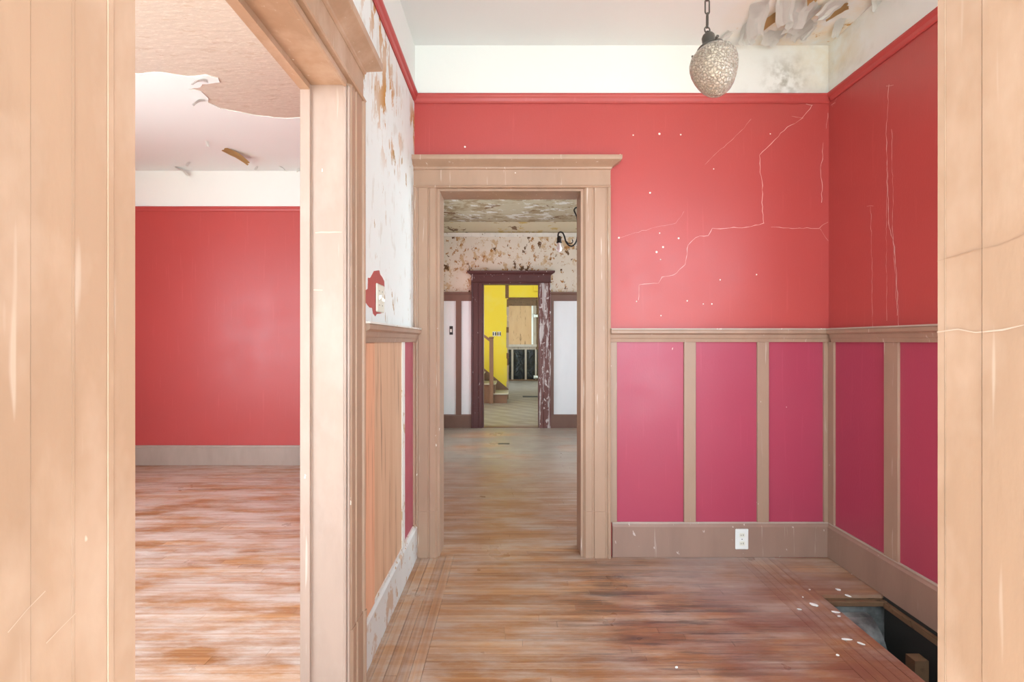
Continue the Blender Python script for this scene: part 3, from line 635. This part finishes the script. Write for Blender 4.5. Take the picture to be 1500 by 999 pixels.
# ------------------------------------------------------------------ pendant lamp
LX, LY = 0.715, 1.75
zl = lambda y: H+(499.5-y)*LY/700
lamp = empty('pendant_lamp', (LX, LY, zl(143))); tag(lamp, 'crackled amber glass pendant lamp hanging tilted on a dark chain', 'lamp')
bm = bmesh.new(); lathe(bm, [(0.001, ZC), (0.055, ZC), (0.055, ZC-0.006), (0.04, ZC-0.02), (0.012, ZC-0.03), (0.001, ZC-0.03)], 24, Matrix.Translation((LX, LY, 0)), True); obj('ceiling_canopy', bm, bronze, lamp, True)
def link(zc, ang, h=0.058, w=0.022, r=0.0028, name='chain_link'):
    bm = bmesh.new(); pts = []
    R = w/2-r; hh = h/2-w/2
    for k in range(8): t = k/7*PI; pts.append((R*math.cos(t), hh+R*math.sin(t)))
    for k in range(8): t = PI+k/7*PI; pts.append((R*math.cos(t), -hh+R*math.sin(t)))
    tube(bm, [(LX+p*math.cos(ang), LY+p*math.sin(ang), zc+q) for p, q in pts], r, 6, True); obj(name, bm, bronze, lamp, True)
zring = zl(44); link(zring, 0.3, 0.028, 0.028, 0.0025, 'hanging_ring')
z = zring+0.009+0.026; i = 0
while z+0.025 < ZC-0.015: link(z, 1.45 if i % 2 == 0 else 0.15); z += 0.0495; i += 1
TL = Matrix.Translation((LX, LY, 0)) 
zt = zl(48)
tilt = Matrix.Translation((LX, LY, zt)) @ Matrix.Rotation(math.radians(-9), 4, 'Y') @ Matrix.Rotation(math.radians(-4), 4, 'X')
bm = bmesh.new(); lathe(bm, [(0.001, 0.004), (0.007, 0.004), (0.008, -0.004), (0.018, -0.008), (0.0225, -0.016), (0.0235, -0.045), (0.0225, -0.052), (0.001, -0.052)], 24, tilt); obj('socket_cap', bm, bronze, lamp, True)
bm = bmesh.new(); lathe(bm, [(0.020, -0.046), (0.030, -0.050), (0.046, -0.056), (0.050, -0.063), (0.047, -0.068), (0.040, -0.064), (0.02, -0.058)], 32, tilt); fit = obj('shade_holder', bm, bronze, lamp, True)
for k in range(3):
    a = k*2*PI/3+2.6; d = Vector((math.cos(a), math.sin(a), 0)); bm = bmesh.new(); tube(bm, [tilt @ (d*0.046+Vector((0,0,-0.062))), tilt @ (d*0.060+Vector((0,0,-0.062)))], 0.003, 6); tube(bm, [tilt @ (d*0.060+Vector((0,0,-0.062))), tilt @ (d*0.066+Vector((0,0,-0.062)))], 0.0055, 8); obj('thumb_screw', bm, bronze, fit)
outer = [(0.045, -0.060), (0.047, -0.068), (0.060, -0.074), (0.073, -0.086), (0.081, -0.104), (0.083, -0.122), (0.081, -0.142), (0.075, -0.165), (0.066, -0.187), (0.055, -0.208), (0.042, -0.224), (0.028, -0.234), (0.018, -0.237), (0.010, -0.241), (0.0015, -0.243)]
inner = [(max(r-0.0035, 0.001), z_+0.0035) for r, z_ in outer[1:]][::-1]
bm = bmesh.new(); lathe(bm, outer+inner, 48, tilt); obj('glass_shade', bm, glass_m, lamp, True)
bm = bmesh.new(); lathe(bm, [(0.012, -0.05), (0.013, -0.075), (0.022, -0.095), (0.030, -0.120), (0.030, -0.135), (0.024, -0.155), (0.012, -0.166), (0.001, -0.168)], 24, tilt); obj('bulb', bm, bulb_m, lamp, True)

# ------------------------------------------------------------------ the hole in the floor by the right wall
hole = empty('floor_duct_box', (1.69, 2.0, -0.40)); tag(hole, 'dark sheet metal duct box sunk in the floor hole', 'duct box')
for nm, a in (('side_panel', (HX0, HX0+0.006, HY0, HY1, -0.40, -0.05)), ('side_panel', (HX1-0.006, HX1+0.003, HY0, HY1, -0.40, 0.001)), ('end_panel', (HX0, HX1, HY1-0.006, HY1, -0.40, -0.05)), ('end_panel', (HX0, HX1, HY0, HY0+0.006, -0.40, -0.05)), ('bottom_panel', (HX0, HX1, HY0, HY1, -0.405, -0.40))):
    box(nm, WORLD, *a, hole_black if nm != 'end_panel' else sheet_metal, hole)
bm = bmesh.new()                                      # curved throat plate
loop_skin(bm, [[(HX0+0.02+u*0.19+dx, HY1-0.03-0.16*math.sin(t)-o, -0.07-0.26*(1-math.cos(t))) for u, dx, o in ((0,0,0), (1,0,0), (1,0,0.004), (0,0,0.004))] for t in [k*PI/16 for k in range(9)]])
obj('throat_plate', bm, sheet_metal, hole)
box('floor_joist', WORLD, HX0+0.22, HX0+0.28, HY1-0.30, HY1-0.25, -0.40, -0.13, dark_wood, hole)
box('edge_batten', WORLD, HX0+0.006, HX1-0.006, HY1-0.03, HY1-0.006, -0.045, -0.020, dark_wood, hole, 0.003)
box('edge_batten', WORLD, HX1-0.03, HX1-0.006, HY0+0.01, HY1-0.03, -0.05, -0.022, dark_wood, hole, 0.003)
box('cross_timber', WORLD, HX0+0.01, HX1-0.01, HY0+0.10, HY0+0.16, -0.17, -0.11, old_stud, hole, 0.004)
# paint chips lying about the hole
def chip(i, x, y, l, w, a, label):
    bm = bmesh.new(); r = random.Random(i); n = 7
    loop = [(math.cos(k*2*PI/n)*l/2*r.uniform(0.75, 1.1), math.sin(k*2*PI/n)*w/2*r.uniform(0.75, 1.1)) for k in range(n)]
    M = Matrix.Rotation(a, 3, 'Z')
    loop_skin(bm, [[Vector((x, y, h)) + M @ Vector((p, q, 0)) for p, q in loop] for h in (0.0005, 0.003)])
    return tag(obj('paint_chip', bm, peel_white), label, 'paint chip', 'paint chips on the hall floor')
def fp(x, y): d = H*700/(y-499.5); return (x-750)*d/700, d
chips = [((1251, 840), 0.050, 0.022, 0.6, 'long white paint chip against the right baseboard'), ((1228, 864), 0.028, 0.020, -0.5, 'white paint chip just behind the back edge of the floor hole'),
 ((1242, 873), 0.028, 0.018, -0.9, 'white paint chip lying on the hole\'s back edge'), ((1192, 886), 0.046, 0.026, -0.7, 'largest curled paint chip left of the floor hole'), ((1225, 897), 0.04, 0.016, -0.3, 'flat white chip at the left rim of the hole'),
 ((1229, 903), 0.018, 0.012, 0.2, 'tiny white chip below the flat chip on the hole rim'), ((1240, 937), 0.046, 0.012, -0.1, 'narrow straight paint sliver on the border boards'), ((1261, 943), 0.036, 0.014, -0.7, 'slanted paint sliver right of the narrow straight one'),
 ((1227, 960), 0.014, 0.012, 0.3, 'round crumb of paint near the bottom of the floor border'), ((1171, 893), 0.022, 0.012, -0.3, 'small chip left of the largest curled chip'), ((1186, 864), 0.010, 0.008, 0, 'tiny paint crumb behind the largest curled chip'), ((1176, 875), 0.010, 0.008, 1, 'tiny paint crumb among the chips left of the hole'), ((991, 978), 0.014, 0.010, 0.4, 'single white crumb in the middle of the hall floor')]
for i, ((x, y), l, w, a, lb) in enumerate(chips):
    X, Y = fp(x, y); chip(i, X, Y, l, w, a, lb)

# ------------------------------------------------------------------ middle room
def pm(x, y): return (x-750)*YM/700, H+(499.5-y)*YM/700
def span(F, par, x0, x1, y0, y1, o, mat, name, d):
    a0, z1 = ((x0-750)*d/700, H+(499.5-y0)*d/700); a1, z0 = ((x1-750)*d/700, H+(499.5-y1)*d/700)
    return box(name, F, a0, a1, 0, o, z0, z1, mat, par)
for x0, x1 in ((640, 668), (676, 691)): span(FM, wall_mid, x0, x1, 441, 608, 0.004, white_panel, 'wainscot_panel', YM)
span(FM, wall_mid, 811, 865, 441, 608, 0.004, white_panel, 'wainscot_panel', YM)
for x0, x1 in ((668, 676), (805, 811), (865, 873)): span(FM, wall_mid, x0, x1, 441, 608, 0.018, brown_mid, 'stile', YM)
for nm, x0, x1, lb in (('trim_8', 640, 690.3, 'brown plate rail left of the maroon doorway'), ('trim_9', 806.7, 990, 'brown plate rail right of the maroon doorway')):
    a0, a1 = (x0-750)*YM/700, (x1-750)*YM/700
    t = empty(nm, FM((a0+a1)/2, 0, 1.84)); tag(t, lb, 'plate rail', kind='structure')
    hprof('rail_moulding', FM, a0, a1, [(0, 1.84), (0.02, 1.84), (0.022, 1.925), (0.03, 1.935), (0.045, 1.945), (0.05, 1.955), (0.05, 1.968), (0, 1.968)], brown_mid, t)
tag(hprof('trim_10', FM, -1.1, 2.4, [(0, 2.772), (0.02, 2.775), (0.03, 2.79), (0.036, 2.81), (0.044, 2.822), (0, 2.826)], cream_trim), 'pale picture moulding above the scraped wallpaper', 'picture rail', kind='structure')
box('plaster_band', FM, -1.1, 2.4, 0, 0.003, 2.827, ZC, mid_band, wall_mid)
for nm, x0, x1, lb in (('baseboard_middle_left', 640, 690.3, 'dark brown baseboard left of the maroon doorway'), ('baseboard_middle_right', 806.7, 990, 'dark brown baseboard right of the maroon doorway')):
    tag(hprof(nm, FM, (x0-750)*YM/700, (x1-750)*YM/700, BASE, brown_mid), lb, 'baseboard', kind='structure')
a, z = pm(661, 484)
ms = empty('toggle_switch', FM(a, 0.004, z-0.07)); tag(ms, 'black switch plate with white toggle on the white panel left of the maroon doorway', 'light switch')
plate(ms, FM, a, z, 0.05, 0.125, slot_dark, 0.003, 0.008, 0.0042)
box('toggle', FM, a-0.014, a+0.014, 0.0122, 0.03, z-0.026, z+0.02, offwhite, ms, 0.003)
# two-arm hanging light whose near arm shows beside the door casing
CY = 4.6; sc = CY/700
cx = lambda x: (x-750)*sc
cz = lambda y: H+(499.5-y)*sc
XS = cx(858)
ch = empty('chandelier', (XS, CY, cz(366))); tag(ch, 'black iron hanging light with curled arm and bare bulb in the middle room', 'chandelier')
bm = bmesh.new(); tube(bm, [(XS, CY, cz(310)), (XS, CY, ZC-0.02)], 0.008, 8); obj('stem', bm, black_iron, ch, True)
bm = bmesh.new(); lathe(bm, [(0.001, ZC), (0.06, ZC), (0.055, ZC-0.015), (0.015, ZC-0.04), (0.001, ZC-0.04)], 20, Matrix.Translation((XS, CY, 0)), True); obj('ceiling_canopy', bm, black_iron, ch, True)
bm = bmesh.new(); lathe(bm, [(0.001, 0.03), (0.02, 0.025), (0.03, 0.0), (0.02, -0.02), (0.001, -0.03)], 16, Matrix.Translation((XS, CY, cz(309)))); obj('hub', bm, black_iron, ch, True)
path = [(857,308), (850,306), (844,304), (841,308), (843,313), (845.5,320), (846,335), (845.5,348), (843,356), (838,360.5), (833,359), (829,354), (827,347), (824.5,341.5), (821,340), (818,342), (817.5,348)]
def smooth_path(p, n=4):
    o = []
    for i in range(len(p)-1):
        P = [Vector(p[max(0, min(len(p)-1, i+k))]) for k in (-1, 0, 1, 2)]
        for j in range(n):
            t = j/n; o.append(0.5*((2*P[1])+(P[2]-P[0])*t+(2*P[0]-5*P[1]+4*P[2]-P[3])*t*t+(3*P[1]-P[0]-3*P[2]+P[3])*t**3))
    o.append(Vector(p[-1])); return o
for s in (1, -1):
    q = smooth_path(path); bm = bmesh.new()
    tube(bm, [(XS+s*(cx(v.x)-XS), CY, cz(v.y)) for v in q], 0.0075, 8); arm = obj('arm', bm, black_iron, ch, True)
    bx_ = XS+s*(cx(819)-XS)
    bm = bmesh.new(); tube(bm, [(XS+s*(cx(v.x)-XS), CY-0.004, cz(v.y)) for v in smooth_path([(829,353), (832,356), (836,357), (839,354), (838,351)])], 0.005, 6); obj('scroll', bm, black_iron, arm, True)
    bm = bmesh.new(); lathe(bm, [(0.001, 0), (0.016, 0), (0.021, -0.02), (0.021, -0.05), (0.026, -0.055), (0.026, -0.065), (0.001, -0.065)], 16, Matrix.Translation((bx_, CY, cz(346)))); obj('lamp_socket', bm, black_iron, arm, True)
    bm = bmesh.new(); lathe(bm, [(0.012, 0), (0.014, -0.02), (0.026, -0.045), (0.030, -0.06), (0.024, -0.08), (0.001, -0.092)], 16, Matrix.Translation((bx_, CY, cz(346)-0.062))); obj('bulb', bm, bulb_m, arm, True)
X, Y = fp(738, 650)
bm = bmesh.new(); fbox(bm, WORLD, X-0.07, X+0.07, Y-0.03, Y+0.03, 0.0005, 0.004); tag(obj('floor_cover_plate', bm, bronze), 'small dark plate on the middle room floor before the maroon doorway', 'floor plate')

# ------------------------------------------------------------------ stair hall
st = empty('staircase', (-0.6, 10.0, 0)); tag(st, 'brown wooden staircase with square newel climbing left along the yellow wall', 'staircase')
stair_wood = painted('brown_stair_paint', (0.20, 0.105, 0.06), chipamt=0.74)
tread_m = painted('worn_tread_paint', (0.50, 0.46, 0.38), chipamt=0.7)
XE = -0.10
for k in range(8):
    x1 = XE-0.25*k
    if x1 < -2.3: break
    box('riser', WORLD, x1-0.02, x1-0.0, 9.68, YY-0.02, 0.2*k, 0.2*(k+1)-0.03, stair_wood, st)
    box('tread', WORLD, x1-0.29, x1+0.025, 9.65, YY-0.02, 0.2*(k+1)-0.03, 0.2*(k+1), tread_m, st, 0.008)
    if k: box('stringer_block', WORLD, x1-0.25, x1-0.02, 9.68, 9.70, 0.0, 0.2*(k+1)-0.03, stair_wood, st)
    else: box('stringer_block', WORLD, x1-0.27, x1-0.02, 9.68, 9.70, 0.0, 0.17, stair_wood, st)
bm = bmesh.new()
loop_skin(bm, [[(XE+0.02, y_, 0), (XE+0.02, y_, 0.22), (XE-2.2, y_, 2.1), (XE-2.2, y_, 1.6), (XE-0.3, y_, 0)] for y_ in (YY-0.02, YY-0.001)]); obj('wall_skirt', bm, stair_wood, st)
bm = bmesh.new(); fbox(bm, WORLD, -0.455, -0.375, 9.60, 9.68, 0, 1.31, 0.004); nw = obj('newel_post', bm, stair_wood, st)
box('newel_cap', WORLD, -0.465, -0.365, 9.59, 9.69, 1.31, 1.345, stair_wood, nw, 0.01)
bm = bmesh.new(); loop_skin(bm, [[(x, y_, zz) for y_, zz in ((9.61, z0), (9.67, z0), (9.67, z0+0.06), (9.61, z0+0.06))] for x, z0 in ((-0.455, 1.25), (-1.9, 2.4))]); obj('handrail', bm, stair_wood, st)
def py_(x, y): return (x-750)*YY/700, H+(499.5-y)*YY/700
a, z = py_(728, 489)
ys = empty('double_switch', FY(a, 0, z-0.04)); tag(ys, 'small white plates with black switches on the yellow wall above the stairs', 'light switch')
for da in (-0.055, 0.045):
    pl_ = plate(ys, FY, a+da, z, 0.085, 0.10, offwhite, 0.003, 0.006)
    for db in (-0.024, 0.024): box('toggle', FY, a+da+db-0.011, a+da+db+0.011, 0.006, 0.016, z-0.036, z+0.036, slot_dark, pl_)
a, z = py_(787, 421)
jb = empty('junction_box', FY(a, 0, z-0.09)); tag(jb, 'small yellow-painted junction box at the top of the yellow wall', 'junction box')
bm = bmesh.new(); fbox(bm, FY, a-0.08, a+0.08, 0.0, 0.04, z-0.08, z+0.06, 0.005); obj('box_body', bm, yellow, jb)
bm = bmesh.new(); tube(bm, [FY(a-0.08, 0.012, z-0.10), FY(a+0.25, 0.012, z-0.10)], 0.012, 6); obj('conduit', bm, yellow, jb)
# raw edge of the opening in the yellow wall
d5 = empty('door_5', FY(-0.08, 0, 0)); tag(d5, 'raw unframed opening beside the yellow wall with broken edges', 'doorway', kind='structure')
box('broken_lath_post', FY, -0.145, -0.07, -0.05, 0.006, 2.19, 2.62, dark_wood, d5)
box('exposed_header', FY, -0.085, 1.2, -0.12, 0.004, 2.165, 2.21, dark_wood, d5)
r = random.Random(5); z = 0.0
while z < 2.17:
    h = r.uniform(0.10, 0.22); box('broken_plaster_edge', FY, -0.105-r.uniform(0, 0.02), -0.068-r.uniform(0, 0.012), -0.12, 0.003, z, min(z+h, 2.17), r.choice([edge_grey, old_stud, edge_grey, dark_wood]), d5); z += h
X, Y = fp(777, 582)
bm = bmesh.new(); fbox(bm, WORLD, X-0.17, X+0.17, 10.72, 10.95, 0.0005, 0.006)
rg = tag(obj('floor_register', bm, slot_dark), 'dark rectangular register in the rear room floor', 'floor register')
# ------------------------------------------------------------------ rear wall: boarded window over open studs
def pk(x, y): return (x-750)*YK/700, H+(499.5-y)*YK/700
w1 = empty('window_1', FK(0.26, 0, 1.0)); tag(w1, 'boarded-up rear window over open studs', 'window', kind='structure')
def kb(nm, x0, x1, y0, y1, o0, o1, mat, par):
    a0, z1 = pk(x0, y0); a1, z0 = pk(x1, y1); return box(nm, FK, a0, a1, o0, o1, z0, z1, mat, par)
tag(kb('plywood_board', 738, 778.5, 448, 504.5, 0.02, 0.04, plywood, w1), 'knotty plywood board')
kb('head_casing', 736, 785, 434.5, 448, 0.0, 0.06, dark_wood, w1)
kb('inner_stop', 778.5, 781, 448, 505, 0.02, 0.05, offwhite, w1); kb('side_casing', 781, 785.5, 448, 505, 0.0, 0.06, old_stud, w1)
kb('sill', 735, 786, 504.5, 508, 0.0, 0.12, edge_grey, w1); kb('apron', 736, 785, 508, 512, 0.0, 0.05, old_stud, w1)
bp = kb('plastic_sheet', 736, 792, 512, 557, 0.001, 0.012, black_plastic, None); tag(bp, 'black plastic sheet stapled behind the studs below the boarded window', 'plastic sheet')
for x0, x1 in ((735, 737.5), (749, 752), (768.6, 771.4)): kb('stud', x0, x1, 512, 555.5, 0.014, 0.09, old_stud, wall_rear)
kb('stud', 783.6, 786, 512, 555.5, 0.014, 0.09, edge_grey, wall_rear); kb('sole_plate', 735, 810, 555.5, 557.4, 0.014, 0.1, dark_wood, wall_rear)
for y0, y1, lb in ((461, 465, 'upper white pipe stub beside the boarded window'), (549.5, 554, 'lower white pipe stub near the rear floor')):
    a0, zt_ = pk(781.5, y0); a1, zb_ = pk(797, y1); bm = bmesh.new(); zc_ = (zt_+zb_)/2
    tube(bm, [FK(a0, 0.13, zc_), FK(a0+0.03, 0.13, zc_), FK(a0+0.031, 0.13, zc_), FK(a1, 0.13, zc_)], [0.055, 0.055, 0.042, 0.042], 10); tag(obj('pipe_stub', bm, offwhite), lb, 'pipe', 'white pipe stubs')

# ------------------------------------------------------------------ sky portals in the added, unseen porch and window openings
portal((0.03, -1.3, 1.48), (PI/2, 0, 0), 1.74, 3.0)
portal((1.38, 0.21, 1.525), (PI/2, 0, 0), 0.8, 2.15)
portal((-2.45, 0.21, 1.5), (PI/2, 0, 0), 2.5, 2.1)
portal((-4.16, 2.15, 1.5), (0, -PI/2, 0), 1.8, 1.5)
portal((-1.26, 5.9, 1.5), (0, -PI/2, 0), 1.8, 1.4)
portal((2.56, 4.6, 1.5), (0, PI/2, 0), 1.8, 1.6)
portal((-2.76, 8.1, 1.6), (0, -PI/2, 0), 1.4, 1.0)
portal((1.96, 8.5, 1.55), (0, PI/2, 0), 1.5, 1.0)
portal((1.96, 13.2, 1.5), (0, PI/2, 0), 1.6, 1.6)
portal((-1.56, 13.2, 1.5), (0, -PI/2, 0), 1.6, 1.6)
portal((XR+0.17, 1.175, 1.9), (0, PI/2, 0), 0.9, 0.85)
